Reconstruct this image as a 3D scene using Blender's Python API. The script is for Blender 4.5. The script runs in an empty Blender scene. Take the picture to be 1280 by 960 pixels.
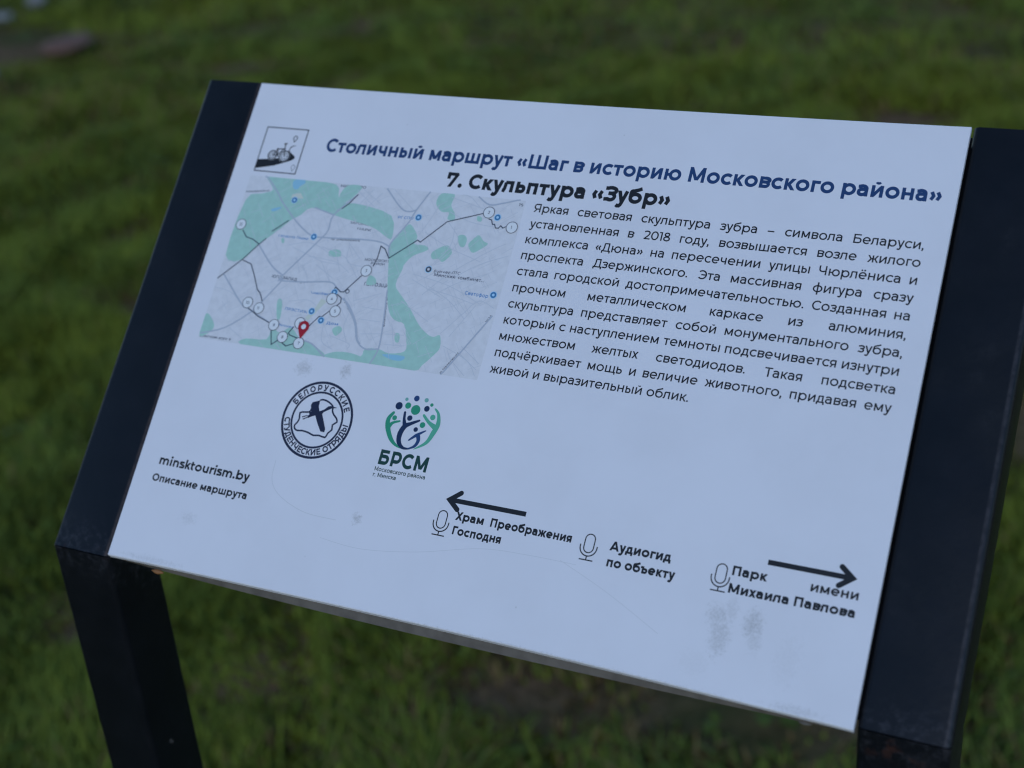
import bpy, math, random
import numpy as np
from mathutils import Matrix, Vector
random.seed(7); rng = np.random.default_rng(11)
SC = bpy.context.scene; COL = SC.collection
S2 = math.sqrt(.5); BH = .90                     # board tilted 45 degrees, its lower edge 0.9 m above the lawn
def bw(x, y, n=0.0):                             # board frame (metres: right, up the board, out of the board) -> world
    return Vector((x, (y - n) * S2, BH + (y + n) * S2))
BM = Matrix(((1, 0, 0, 0), (0, S2, -S2, 0), (0, S2, S2, BH), (0, 0, 0, 1)))

# ---------------------------------------------------------------- camera
cd = bpy.data.cameras.new('camera'); cam = bpy.data.objects.new('camera', cd); COL.objects.link(cam); SC.camera = cam
RX, RY, RZ = (0.900634, 0.250495, -0.355121), (0.137009, -0.939155, -0.314987), (-0.412417, 0.235033, -0.880154)
b3 = BM.to_3x3()
cx, cy, cz = b3 @ Vector(RX), b3 @ Vector(RY), b3 @ Vector(RZ)
M = Matrix((cx, -cy, -cz)).transposed().to_4x4(); M.translation = bw(0.526895, -0.044144, 0.664173)
cam.matrix_world = M
cd.sensor_width = 36; cd.lens = 36 * 1811.2 / 1280; cd.clip_start = .02; cd.clip_end = 500
cd.dof.use_dof = True; cd.dof.focus_distance = .744; cd.dof.aperture_fstop = 5.9

# ---------------------------------------------------------------- light: cool overcast evening
SUN_EL, SUN_AZ = math.radians(24), math.radians(200)
w = bpy.data.worlds.new('World'); SC.world = w; w.use_nodes = True
nt = w.node_tree; bgn = nt.nodes['Background']; sky = nt.nodes.new('ShaderNodeTexSky'); sky.sky_type = 'NISHITA'
sky.sun_disc = False; sky.sun_elevation = SUN_EL; sky.sun_rotation = math.radians(160); sky.air_density = 1.; sky.dust_density = 0; sky.ozone_density = 4
nt.links.new(sky.outputs[0], bgn.inputs[0]); bgn.inputs[1].default_value = .15
sd = bpy.data.lights.new('sun', 'SUN'); sd.energy = .62; sd.angle = math.radians(25); sd.color = (1, .95, .88)
so = bpy.data.objects.new('sun', sd); COL.objects.link(so)
dv = Vector((math.cos(SUN_EL) * math.sin(math.radians(160)), math.cos(SUN_EL) * math.cos(math.radians(160)), math.sin(SUN_EL)))
so.rotation_euler = dv.to_track_quat('Z', 'Y').to_euler(); so.location = (0, 0, 5)
SC.view_settings.view_transform = 'Standard'; SC.view_settings.look = 'None'; SC.view_settings.exposure = .22; SC.view_settings.gamma = 1
SC.cycles.max_bounces = 5; SC.cycles.filter_width = 1.15

# ---------------------------------------------------------------- materials
def mat(name, col, rough=.6, spec=.5, metal=0):
    m = bpy.data.materials.new(name); m.use_nodes = True
    p = m.node_tree.nodes['Principled BSDF']
    p.inputs['Base Color'].default_value = (*col, 1); p.inputs['Roughness'].default_value = rough
    p.inputs['Specular IOR Level'].default_value = spec; p.inputs['Metallic'].default_value = metal
    return m
class NB:
    def __init__(s, m): s.t = m.node_tree; s.p = s.t.nodes['Principled BSDF']
    def n(s, typ, **kw):
        x = s.t.nodes.new(typ)
        for k, v in kw.items():
            if hasattr(x, k): setattr(x, k, v)
            else: x.inputs[k.replace('_', ' ')].default_value = v
        return x
    def l(s, a, b): s.t.links.new(a, b)
    def math(s, op, a, b=None, c=None, clamp=False):
        x = s.t.nodes.new('ShaderNodeMath'); x.operation = op; x.use_clamp = clamp
        for i, v in enumerate((a, b, c)):
            if v is None: continue
            if isinstance(v, (int, float)): x.inputs[i].default_value = v
            else: s.l(v, x.inputs[i])
        return x.outputs[0]
    def ramp(s, v, lo, hi, a=0., b=1.):
        x = s.t.nodes.new('ShaderNodeMapRange'); x.interpolation_type = 'SMOOTHSTEP'
        s.l(v, x.inputs[0]); x.inputs[1].default_value = lo; x.inputs[2].default_value = hi; x.inputs[3].default_value = a; x.inputs[4].default_value = b
        return x.outputs[0]
    def mix(s, f, a, b):
        x = s.t.nodes.new('ShaderNodeMix'); x.data_type = 'RGBA'
        for i, v in ((0, f), (6, a), (7, b)):
            if isinstance(v, (int, float)): x.inputs[i].default_value = v
            elif isinstance(v, tuple): x.inputs[i].default_value = (*v, 1)
            else: s.l(v, x.inputs[i])
        return x.outputs[2]

# white laminated face: faint mottling, handled smudges, tiny specks
m_face = mat('white_laminate', (.78, .78, .77), .42, .5)
q = NB(m_face); tc = q.n('ShaderNodeTexCoord'); OB = tc.outputs['Object']
n1 = q.n('ShaderNodeTexNoise', Scale=14., Detail=4., Roughness=.6); q.l(OB, n1.inputs[0])
n2 = q.n('ShaderNodeTexNoise', Scale=420., Detail=3., Roughness=.7); q.l(OB, n2.inputs[0])
n3 = q.n('ShaderNodeTexNoise', Scale=800., Detail=2., Roughness=.7); q.l(OB, n3.inputs[0])
col = q.mix(q.ramp(n1.outputs[0], .35, .7), (.80, .775, .80), (.765, .74, .762))
dirt = None
STAINS = [(352, 28.0, 5.6, 11., .42), (349.5, 37.0, 6.6, 7., .38), (355, 41, 4, 7, .25), (366.2, 36.5, 5.2, 8.5, .5), (368.5, 29., 4.2, 6., .28), (385, 24, 7, 14, .10), (343, 14, 9, 7, .08), (89.9, 124.3, 6., 5., .45), (116.5, 126.5, 4., 5., .5),
          (148.7, 48.0, 3., 3.4, .55), (45.9, 29.4, 6, 4, .22), (392, 3, 14, 2.5, .3), (30, 3, 22, 2, .25), (250, 1.5, 120, 1.6, .3)]
for (sx, sy, rx, ry, am) in STAINS:
    mp = q.n('ShaderNodeMapping'); q.l(OB, mp.inputs[0]); mp.inputs['Location'].default_value = (-sx / rx, -sy / ry, 0); mp.inputs['Scale'].default_value = (1000 / rx, 1000 / ry, 0)
    ln = q.n('ShaderNodeVectorMath', operation='LENGTH'); q.l(mp.outputs[0], ln.inputs[0])
    d = q.math('ADD', ln.outputs['Value'], q.math('MULTIPLY', q.math('SUBTRACT', n2.outputs[0], .5), 2.6))
    v = q.math('MULTIPLY', q.ramp(d, 1.15, .25), q.ramp(n3.outputs[0], .32, .68, am * .3, am * .85))
    dirt = v if dirt is None else q.math('MAXIMUM', dirt, v)
vo = q.n('ShaderNodeTexVoronoi', Scale=46.); q.l(OB, vo.inputs[0])
spk = q.math('MULTIPLY', q.ramp(vo.outputs['Distance'], .045, .02), q.ramp(q.n('ShaderNodeSeparateColor').outputs[0] if False else n1.outputs[0], .52, .60))
dirt = q.math('MAXIMUM', dirt, q.math('MULTIPLY', spk, .6))
q.l(q.mix(dirt, col, (.25, .235, .20)), q.p.inputs['Base Color'])
q.l(q.math('ADD', q.math('MULTIPLY', n1.outputs[0], .12), .34), q.p.inputs['Roughness'])
bp = q.n('ShaderNodeBump', Strength=.08, Distance=.0006); q.l(n1.outputs[0], bp.inputs['Height']); q.l(bp.outputs[0], q.p.inputs['Normal'])

m_core = mat('grey_core', (.17, .16, .15), .6)
q = NB(m_core); tc = q.n('ShaderNodeTexCoord'); n1 = q.n('ShaderNodeTexNoise', Scale=120., Detail=4.); q.l(tc.outputs['Object'], n1.inputs[0])
q.l(q.mix(q.ramp(n1.outputs[0], .3, .7), (.085, .068, .052), (.125, .102, .08)), q.p.inputs['Base Color'])

# black powder coat with grime, pale paint flecks, and rust at the mitred corners
m_paint = mat('black_powder_coat', (.012, .014, .018), .42, .3)
q = NB(m_paint); tc = q.n('ShaderNodeTexCoord'); OB = tc.outputs['Object']
n1 = q.n('ShaderNodeTexNoise', Scale=30., Detail=5., Roughness=.65); q.l(OB, n1.inputs[0])
n2 = q.n('ShaderNodeTexNoise', Scale=260., Detail=4., Roughness=.7); q.l(OB, n2.inputs[0])
sp = q.n('ShaderNodeSeparateXYZ'); q.l(OB, sp.inputs[0])
col = q.mix(q.ramp(n1.outputs[0], .35, .75), (.003, .004, .006), (.0055, .0065, .0095))
near = q.ramp(q.math('ABSOLUTE', q.math('SUBTRACT', sp.outputs[1], .002)), .022, .0)
col = q.mix(q.math('MULTIPLY', near, q.ramp(n2.outputs[0], .45, .75, 0., .4)), col, (.07, .068, .08))
rn = q.n('ShaderNodeTexNoise', Scale=75., Detail=4., Roughness=.6); q.l(OB, rn.inputs[0])
near2 = q.ramp(q.math('ABSOLUTE', q.math('ADD', sp.outputs[1], .003)), .009, .0)
col = q.mix(q.math('MULTIPLY', near2, q.ramp(rn.outputs[0], .60, .72, 0., .45)), col, (.07, .028, .02))
vo = q.n('ShaderNodeTexVoronoi', Scale=75.); q.l(OB, vo.inputs[0])
fl = q.math('MULTIPLY', q.ramp(vo.outputs['Distance'], .14, .06), q.ramp(n1.outputs[0], .56, .64, 0., .5))
col = q.mix(q.math('MULTIPLY', fl, q.ramp(sp.outputs[1], -.01, -.03)), col, (.17, .15, .14))
for xc, hw_, cc_ in ((-.0026, .0014, (.050, .034, .032)), (.4590, .0014, (.040, .037, .042)), (-.0405, .001, (.03, .028, .03))):   # painted corner highlights mixed with worn coat, browner on the left inner edge
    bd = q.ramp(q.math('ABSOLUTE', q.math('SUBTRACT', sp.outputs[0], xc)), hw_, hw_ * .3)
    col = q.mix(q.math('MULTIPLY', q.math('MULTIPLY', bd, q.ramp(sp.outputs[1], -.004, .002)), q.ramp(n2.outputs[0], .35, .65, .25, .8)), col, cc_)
sn = q.n('ShaderNodeTexNoise', Scale=22., Detail=6., Roughness=.75); q.l(OB, sn.inputs[0])
col = q.mix(q.ramp(sn.outputs[0], .56, .72, 0., .35), col, (.022, .023, .027))
q.l(col, q.p.inputs['Base Color']); q.l(q.math('ADD', q.math('MULTIPLY', sn.outputs[0], .35), .22), q.p.inputs['Roughness'])
bp = q.n('ShaderNodeBump', Strength=.25, Distance=.0004); q.l(n2.outputs[0], bp.inputs['Height']); q.l(bp.outputs[0], q.p.inputs['Normal'])

INK = mat('black_ink', (.016, .018, .022), .5, .3); NAVY = mat('navy_ink', (.018, .054, .155), .5, .3)
EMB = mat('emblem_navy_ink', (.018, .024, .055), .5, .3); MAPINK = mat('map_grey_ink', (.06, .07, .10), .5, .3)
MAPBLUE = mat('map_blue_ink', (.10, .26, .50), .5, .3); PINK_ = mat('pin_blue', (.05, .20, .40), .5, .3); WHITE = mat('white_ink', (.80, .80, .80), .5, .3); PALEBLUE = mat('pale_blue_ink', (.45, .68, .85), .5, .3)
RED = mat('pin_red', (.42, .012, .025), .45, .4); SCRM = mat('scratch', (.69, .675, .69), .6, .2)
MAPBASE = mat('map_base', (.73, .71, .72), .5, .3); PARKM = mat('map_park_green', (.41, .63, .53), .5, .3); SANDM = mat('map_sand', (.66, .68, .58), .5, .3)
WATERM = mat('map_water', (.30, .56, .68), .5, .3); ROADM = mat('map_road', (.47, .50, .56), .5, .3); MINM = mat('map_minor_road', (.61, .62, .655), .5, .3); ROUTEM = mat('map_route', (.045, .065, .10), .5, .3)
GRN = [mat('logo_navy', (.012, .03, .085), .5, .3), mat('logo_green', (.03, .30, .17), .5, .3), mat('logo_pale_green', (.18, .42, .36), .5, .3), mat('logo_blue', (.02, .06, .17), .5, .3), mat('logo_light_green', (.10, .42, .27), .5, .3), mat('logo_dark_green', (.012, .055, .045), .5, .3)]
for m in (MAPBASE, PARKM):                        # faint print mottle
    q = NB(m); c0 = tuple(q.p.inputs['Base Color'].default_value)[:3]; tc = q.n('ShaderNodeTexCoord'); n1 = q.n('ShaderNodeTexNoise', Scale=260., Detail=3.); q.l(tc.outputs['Object'], n1.inputs[0])
    q.l(q.mix(q.ramp(n1.outputs[0], .3, .7), tuple(c * .96 for c in c0), tuple(min(1, c * 1.04) for c in c0)), q.p.inputs['Base Color'])

# ---------------------------------------------------------------- object helpers
def link(name, verts, faces, mats, parent=None, midx=None, smooth=False):
    me = bpy.data.meshes.new(name); me.from_pydata(verts, [], faces)
    for m in (mats if isinstance(mats, (list, tuple)) else [mats]): me.materials.append(m)
    if midx is not None: me.polygons.foreach_set('material_index', midx)
    if smooth: me.polygons.foreach_set('use_smooth', [True] * len(faces))
    me.update()
    o = bpy.data.objects.new(name, me); COL.objects.link(o)
    if parent: o.parent = parent
    return o
class Flat:                                       # flat print: polygons in board millimetres, a hair above the sheet below
    def __init__(s, z=.06): s.v = []; s.f = []; s.mi = []; s.m = []; s.z = z; s.k = 0
    def _m(s, m):
        if m not in s.m: s.m.append(m)
        return s.m.index(m)
    def poly(s, pts, m, dz=0.):
        s.k += 1; z = (s.z + dz + (s.k % 40) * .0006) / 1000; i = len(s.v)
        s.v += [(x / 1000, y / 1000, z) for x, y in pts]; s.f.append(tuple(range(i, i + len(pts)))); s.mi.append(s._m(m))
    def quads(s, L, R, m, dz=0., closed=False):
        s.k += 1; z = (s.z + dz + (s.k % 40) * .0006) / 1000; i = len(s.v); n = len(L)
        s.v += [(x / 1000, y / 1000, z) for p in zip(L, R) for x, y in p]
        for j in range(n - 1 + (1 if closed else 0)):
            a = i + 2 * j; b = i + 2 * ((j + 1) % n); s.f.append((a, b, b + 1, a + 1)); s.mi.append(s._m(m))
    def line(s, pts, w, m, dz=0., closed=False, cap=False):
        pts = [p for i, p in enumerate(pts) if i == 0 or math.dist(p, pts[i - 1]) > 1e-6]
        n = len(pts); L = []; R = []
        if n < 2: return
        for i, p in enumerate(pts):
            a = pts[i - 1] if (i > 0 or closed) else None; b = pts[(i + 1) % n] if (i < n - 1 or closed) else None
            t1 = None if a is None else ((p[0] - a[0]) / math.dist(p, a), (p[1] - a[1]) / math.dist(p, a))
            t2 = None if b is None else ((b[0] - p[0]) / math.dist(p, b), (b[1] - p[1]) / math.dist(p, b))
            t1 = t1 or t2; t2 = t2 or t1
            tx, ty = t1[0] + t2[0], t1[1] + t2[1]; l = math.hypot(tx, ty) or 1; tx /= l; ty /= l
            k = 1 / max(.42, tx * t1[0] + ty * t1[1]); ww = (w[i] if isinstance(w, (list, tuple)) else w) / 2 * k
            L.append((p[0] - ty * ww, p[1] + tx * ww)); R.append((p[0] + ty * ww, p[1] - tx * ww))
        s.quads(L, R, m, dz, closed)
        if cap:
            for p in (pts[0], pts[-1]): s.disc(p, (w if not isinstance(w, (list, tuple)) else w[0]) / 2, m, dz)
    def disc(s, c, r, m, dz=0., n=28): s.poly([(c[0] + r * math.cos(2 * math.pi * i / n), c[1] + r * math.sin(2 * math.pi * i / n)) for i in range(n)], m, dz)
    def ring(s, c, r, w, m, dz=0., n=64): s.line([(c[0] + r * math.cos(2 * math.pi * i / n), c[1] + r * math.sin(2 * math.pi * i / n)) for i in range(n)], w, m, dz, closed=True)
    def build(s, name, parent, label=None):
        o = link(name, s.v, s.f, s.m, parent, s.mi)
        if label: o['label'] = label
        return o
def smooth(pts, k=6, closed=False):
    out = []; n = len(pts); rngk = range(n if closed else n - 1)
    for i in rngk:
        p0 = pts[i - 1] if (i > 0 or closed) else pts[0]; p1 = pts[i]; p2 = pts[(i + 1) % n]; p3 = pts[(i + 2) % n] if (i + 2 < n or closed) else pts[-1]
        for j in range(k):
            t = j / k
            out.append(tuple(.5 * (2 * p1[d] + (p2[d] - p0[d]) * t + (2 * p0[d] - 5 * p1[d] + 4 * p2[d] - p3[d]) * t * t + (3 * p1[d] - p0[d] - 3 * p2[d] + p3[d]) * t ** 3) for d in (0, 1)))
    if not closed: out.append(pts[-1])
    return out

# ---------------------------------------------------------------- a geometric stroke alphabet (units: 1000 per em, capitals 700 high)
def arc(cx, cy, rx, ry, a0, a1, n=None):
    n = n or max(5, int(abs(a1 - a0) / 9)); return [(cx + rx * math.cos(math.radians(a0 + (a1 - a0) * i / n)), cy + ry * math.sin(math.radians(a0 + (a1 - a0) * i / n))) for i in range(n + 1)]
def glyph(c, w):
    """returns left bearing, width, right bearing, strokes"""
    h = w / 2; e = (w - 80) * .95
    SMALL = 'абвгдеёжзийклмнопрстуфхцчшщъыьэюя'
    CAPS = {'В': 'в', 'Г': 'г', 'Д': 'д', 'Ж': 'ж', 'З': 'з', 'И': 'и', 'К': 'к', 'Л': 'л', 'М': 'м', 'Н': 'н', 'О': 'о', 'П': 'п', 'С': 'с', 'Т': 'т', 'Х': 'х', 'Ч': 'ч', 'Ш': 'ш', 'Щ': 'щ', 'Ь': 'ь', 'Ы': 'ы', 'Э': 'э', 'Ю': 'ю', 'Я': 'я', 'Ц': 'ц', 'C': 'с', 'И': 'и'}
    X, s = 530, 1.; st = 76
    if c in CAPS: c = CAPS[c]; X, s = 700, 1.27; st = 88
    if c in 'АЕБРУЁЙ': X, s = 700, 1.27; st = 88
    T = X - h; B = h; q = []; L = lambda *p: q.append(('L', list(p))); A = lambda p: q.append(('L', p)); D = lambda *p: q.append(('D', p))
    V = lambda x, y0=0, y1=None: L((x, y0), (x, X if y1 is None else y1))
    def W(v): return v * s + e
    if c in 'оoOО': w_ = W(535); A(arc(w_ / 2, X / 2, w_ / 2 - h, X / 2 - h + 7, 0, 360, 40)); return 42, w_, 42, q
    if c in 'п': w_ = W(425); V(h, 0, T + h); V(w_ - h); L((0, T), (w_, T)); return st, w_, st, q
    if c in 'н': w_ = W(440); V(h); V(w_ - h); L((h, X * .505), (w_ - h, X * .505)); return st, w_, st, q
    if c in 'ийЙ':
        w_ = W(450); V(h); V(w_ - h); D(h * 1.1, X * .06, w_ - h * 1.1, X * .94)
        if c in 'йЙ': q.append(('T', arc(w_ / 2, X + 178, 92, 84, 205, 335)))
        return st, w_, st, q
    if c == 'т': w_ = W(410); V(w_ / 2, 0, T); L((0, T), (w_, T)); return 18, w_, 18, q
    if c == 'г': w_ = W(315); V(h); L((h, T), (w_, T)); return st, w_, 6, q
    if c == 'л': w_ = W(455); V(w_ - h); L((w_ * .22, T), (w_ - h, T)); A([(w_ * .25, T), (w_ * .235, X * .5), (w_ * .21, X * .27), (w_ * .15, X * .13), (w_ * .08, h * .95), (0, h)]); return 6, w_, st, q
    if c == 'м': w_ = W(545); V(h); V(w_ - h); D(h * 1.0, X * .98, w_ / 2, X * .13); D(w_ - h * 1.0, X * .98, w_ / 2, X * .13); return st, w_, st, q
    if c == 'к': w_ = W(415); V(h); L((h, X * .5), (w_ * .42, X * .5)); D(w_ * .36, X * .45, w_ - h * 1.1, X); D(w_ * .36, X * .55, w_ - h * 1.05, 0); return st, w_, 10, q
    if c == 'у' or c == 'y': w_ = W(450); D(h * 1.1, X, w_ * .53, 10); q.append(('L', [(w_ - h, X), (w_ * .54, 5), (w_ * .46, -105), (w_ * .37, -155), (w_ * .22, -160), (w_ * .08, -120)])); return 10, w_, 8, q
    if c == 'с': w_ = W(455); A(arc(W(535) / 2, X / 2, W(535) / 2 - h, X / 2 - h + 7, 44, 316, 32)); return 42, w_, 22, q
    if c == 'э': w_ = W(455); A(arc(w_ - W(535) / 2, X / 2, W(535) / 2 - h, X / 2 - h + 7, 136, -136, 32)); L((w_ * .3, X / 2), (w_ - h, X / 2)); return 22, w_, 42, q
    if c in 'её':
        w_ = W(520); A(arc(w_ / 2, X / 2, w_ / 2 - h, X / 2 - h + 7, 0, 316, 34)); L((h, X / 2 - 5), (w_ - h * .5, X / 2 - 5))
        if c == 'ё': q.append(('O', (w_ / 2 - 95, X + 130, h * 1.25))); q.append(('O', (w_ / 2 + 95, X + 130, h * 1.25)))
        return 42, w_, 38, q
    if c == 'а': w_ = W(415); A([(w_ * .08, X * .80)] + arc(w_ * .47, X * .64, w_ * .53 - h, T + 6 - X * .64, 128, 0, 16) + [(w_ - h, 0)]); A([(w_ - h, X * .575), (w_ * .5, X * .575)] + arc(w_ * .42, (X * .575 + h) / 2 - 2, w_ * .42 - h, (X * .575 - h) / 2 + 3, 90, 270, 14) + arc(w_ * .46, X * .42, w_ * .54 - h, X * .42 - h + 5, 280, 352, 8)); return 34, w_, st, q
    if c == 'р' or c == 'p': w_ = W(530); L((h, -190), (h, X)); A(arc(w_ / 2 + 5, X / 2, w_ / 2 - h - 3, X / 2 - h + 7, 0, 360, 40)); return st, w_, 42, q
    if c == 'b': w_ = W(530); L((h, 0), (h, 742)); A(arc(w_ / 2 + 5, X / 2, w_ / 2 - h - 3, X / 2 - h + 7, 0, 360, 40)); return st, w_, 42, q
    if c == 'б': w_ = W(535); A(arc(w_ / 2, X * .47, w_ / 2 - h, X * .47 - h + 7, 0, 360, 40)); A(smooth([(w_ * .88, 742 - h * .6), (w_ * .62, 705 - h), (w_ * .33, 650 - h), (w_ * .14, 520), (h, X * .47)], 6)); return 44, w_, 42, q
    if c == 'в': w_ = W(420); V(h); L((h, T), (w_ * .55, T)); A([(w_ * .5, T)] + arc(w_ * .56, (T + X * .52) / 2, w_ * .36, (T - X * .52) / 2, 90, -90, 12) + [(h, X * .52)]); A([(h, X * .52), (w_ * .55, X * .52)] + arc(w_ * .58, (X * .52 + B) / 2, w_ * .42 - h, (X * .52 - B) / 2, 90, -90, 12) + [(0, B)]); return st, w_, 36, q
    if c == 'з': w_ = W(385); A([(w_ * .02, X * .85)] + arc(w_ * .5, (T + X * .53) / 2 + 3, w_ * .42, (T + 10 - X * .53) / 2, 130, -90, 18) + [(w_ * .3, X * .53)]); A([(w_ * .3, X * .53), (w_ * .5, X * .53)] + arc(w_ * .52, (X * .53 + B) / 2 - 3, w_ * .48 - h, (X * .53 - B + 8) / 2, 90, -128, 20) + [(0, X * .13)]); return 24, w_, 34, q
    if c == 'д': w_ = W(520); L((w_ * .26, T), (w_ * .86, T)); L((w_ * .86 - h, T + h), (w_ * .86 - h, B)); A([(w_ * .30, T), (w_ * .285, X * .5), (w_ * .24, X * .25), (w_ * .13, B)]); L((0, B), (w_, B)); L((h, B), (h, -118)); L((w_ - h, B), (w_ - h, -118)); return 14, w_, 22, q
    if c == 'ж': w_ = W(690); V(w_ / 2); L((w_ * .3, X * .5), (w_ * .7, X * .5)); [D(w_ / 2 + sg * w_ * .17, X * .47, w_ / 2 + sg * (w_ / 2 - h), yy) for sg in (-1, 1) for yy in (X,)]; [D(w_ / 2 + sg * w_ * .17, X * .53, w_ / 2 + sg * (w_ / 2 - h), 0) for sg in (-1, 1)]; return 10, w_, 10, q
    if c == 'х': w_ = W(430); D(h * 1.1, X, w_ - h * 1.1, 0); D(h * 1.1, 0, w_ - h * 1.1, X); return 8, w_, 8, q
    if c == 'ц': w_ = W(440); V(h); V(w_ - h); L((0, B), (w_ + 62, B)); L((w_ + 62 - h, B), (w_ + 62 - h, -118)); return st, w_ + 62, 12, q
    if c == 'ч': w_ = W(405); V(w_ - h); A([(h, X), (h, X * .62)] + arc(h + w_ * .34, X * .62, w_ * .34, X * .62 - X * .38, 180, 270, 10) + [(w_ * .6, X * .375), (w_ - h, X * .44)]); return st - 8, w_, st, q
    if c in 'шщ':
        w_ = W(690); V(h); V(w_ / 2); V(w_ - h); L((0, B), (w_ + (62 if c == 'щ' else 0), B))
        if c == 'щ': L((w_ + 62 - h, B), (w_ + 62 - h, -118)); return st, w_ + 62, 12, q
        return st, w_, st, q
    if c in 'ьъы':
        o = 105 * s if c == 'ъ' else 0; bwid = W(395) if c != 'ы' else W(360); V(o + h)
        if o: L((0, T), (o + h, T))
        A([(o + h, X * .62), (o + bwid * .5, X * .62)] + arc(o + bwid * .58, (X * .62 + B) / 2, bwid * .42 - h, (X * .62 - B) / 2, 90, -90, 14) + [(o, B)])
        if c == 'ы': V(bwid + 95 * s + h); return st, bwid + 95 * s + w, st, q
        return (16 if o else st), o + bwid, 34, q
    if c == 'ю': w_ = W(730); V(h); L((h, X / 2), (w_ * .3, X / 2)); r = W(520) / 2; A(arc(w_ - r, X / 2, r - h, X / 2 - h + 7, 0, 360, 40)); return st, w_, 42, q
    if c == 'я': w_ = W(415); V(w_ - h); A([(w_ - h, T), (w_ * .5, T)] + arc(w_ * .42, (T + X * .38) / 2, w_ * .42 - h, (T - X * .38) / 2, 90, 270, 14) + [(w_ - h, X * .38)]); D(w_ * .5, X * .38, h * 1.3, 0); return 18, w_, st, q
    if c == 'ф': w_ = W(640); L((w_ / 2, -190), (w_ / 2, 742)); A(arc(w_ / 2, X / 2, w_ / 2 - h, X / 2 - h + 7, 0, 360, 40)); return 42, w_, 42, q
    if c == 'А': w_ = 690 + e; D(h * 1.1, 0, w_ / 2, X); D(w_ - h * 1.1, 0, w_ / 2, X); L((w_ * .2, X * .27), (w_ * .8, X * .27)); return 6, w_, 6, q
    if c in 'ЕЁ': w_ = 450 + e; V(h); L((h, T), (w_, T)); L((h, X * .5), (w_ * .93, X * .5)); L((h, B), (w_ * 1.03, B)); return st, w_, 34, q
    if c == 'Б': w_ = 530 + e; V(h); L((h, T), (w_ * .9, T)); A([(h, X * .56), (w_ * .5, X * .56)] + arc(w_ * .6, (X * .56 + B) / 2, w_ * .4 - h, (X * .56 - B) / 2, 90, -90, 14) + [(0, B)]); return st, w_, 40, q
    if c == 'Р': w_ = 530 + e; V(h); A([(h, T), (w_ * .5, T)] + arc(w_ * .55, (T + X * .33) / 2, w_ * .45 - h, (T - X * .33) / 2, 90, -90, 14) + [(h, X * .33)]); return st, w_, 30, q
    if c == 'У': w_ = 600 + e; D(h * 1.1, X, w_ * .54, X * .22); q.append(('L', [(w_ - h * 1.1, X), (w_ * .5, X * .14), (w_ * .42, h + 5), (w_ * .28, h - 8), (w_ * .12, X * .08)])); return 8, w_, 8, q
    if c == 'm': w_ = W(760); V(h); [A([(x0 + h, 150), (x0 + h, 300)][:0] + arc(x0 + h + 160, X * .58, 165, T + 6 - X * .58, 178, 0, 16) + [(x0 + h + 325, 0)]) for x0 in (0, 325 + e / 2)]; return st, 325 * 2 + e / 2 + w, st, q
    if c == 'n': w_ = W(440); V(h); A(arc(w_ / 2, X * .56, w_ / 2 - h, T + 6 - X * .56, 178, 0, 16) + [(w_ - h, 0)]); return st, w_, st, q
    if c == 'u': w_ = W(440); V(w_ - h); A([(h, X), (h, X * .44)] + arc(w_ / 2, X * .44, w_ / 2 - h, X * .44 - h + 6, 180, 358, 16)); return st, w_, st, q
    if c == 'r': w_ = W(270); V(h); A(arc(w_ + 20, X * .5, w_ + 20 - h, T - X * .5 + 4, 178, 92, 10)); return st, w_, 10, q
    if c == 'i': V(h); q.append(('O', (h, 690, h * 1.25))); return st, w, st, q
    if c == 'k': w_ = W(420); V(h, 0, 742); D(h * 1.6, X * .34, w_ - h * 1.4, X); D(w_ * .40, X * .58, w_ - h * 1.1, 0); return st, w_, 8, q
    if c == 't': w_ = W(300); A([(w_ * .34, 660), (w_ * .34, 150)] + arc(w_ * .34 + 110, 150, 110, 150 - h + 4, 180, 290, 10)); L((0, T), (w_ * .95, T)); return 14, w_, 20, q
    if c == 's': w_ = W(360); A(smooth([(w_ * .93, X * .86), (w_ * .6, T + 6), (w_ * .22, X * .86), (w_ * .17, X * .66), (w_ * .5, X * .53), (w_ * .85, X * .40), (w_ * .84, X * .16), (w_ * .5, B - 6), (w_ * .05, X * .13)], 6)); return 26, w_, 30, q
    if c == '2': w_ = 470 + e; A(smooth([(w_ * .06, 590), (w_ * .3, 700 - h + 5), (w_ * .68, 690 - h), (w_ * .86, 530), (w_ * .74, 370), (w_ * .45, 200), (w_ * .14, h * .9)], 6)); L((w_ * .06, h), (w_, h)); return 30, w_, 30, q
    if c == '0': w_ = 545 + e; A(arc(w_ / 2, 350, w_ / 2 - h, 357 - h, 0, 360, 40)); return 45, w_, 45, q
    if c == '1': w_ = 210 + e; L((w_ - h, 0), (w_ - h, 700)); L((0, 700 - h), (w_ - h, 700 - h)); return 10, w_, 70, q
    if c == '8': w_ = 490 + e; A(arc(w_ / 2, 530, w_ * .42 - h, 177 - h, 0, 360, 30)); A(arc(w_ / 2, 195, w_ / 2 - h, 203 - h, 0, 360, 34)); return 40, w_, 40, q
    if c == '3': w_ = 470 + e; A([(w_ * .06, 700 - h), (w_ * .84, 700 - h), (w_ * .45, 415)] + arc(w_ * .47, 208, w_ * .5 - h, 212 - h, 90, -130, 16)); return 24, w_, 30, q
    if c == '4': w_ = 560 + e; L((w_ * .72, 0), (w_ * .72, 430)); L((0, 165), (w_, 165)); D(h * 1.3, 165, w_ * .58, 700); return 20, w_, 20, q
    if c == '5': w_ = 470 + e; A([(w_ * .9, 700 - h), (w_ * .2, 700 - h), (w_ * .14, 400), (w_ * .4, 415)] + arc(w_ * .47, 215, w_ * .5 - h, 215 - h, 85, -130, 16)); return 24, w_, 30, q
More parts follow.
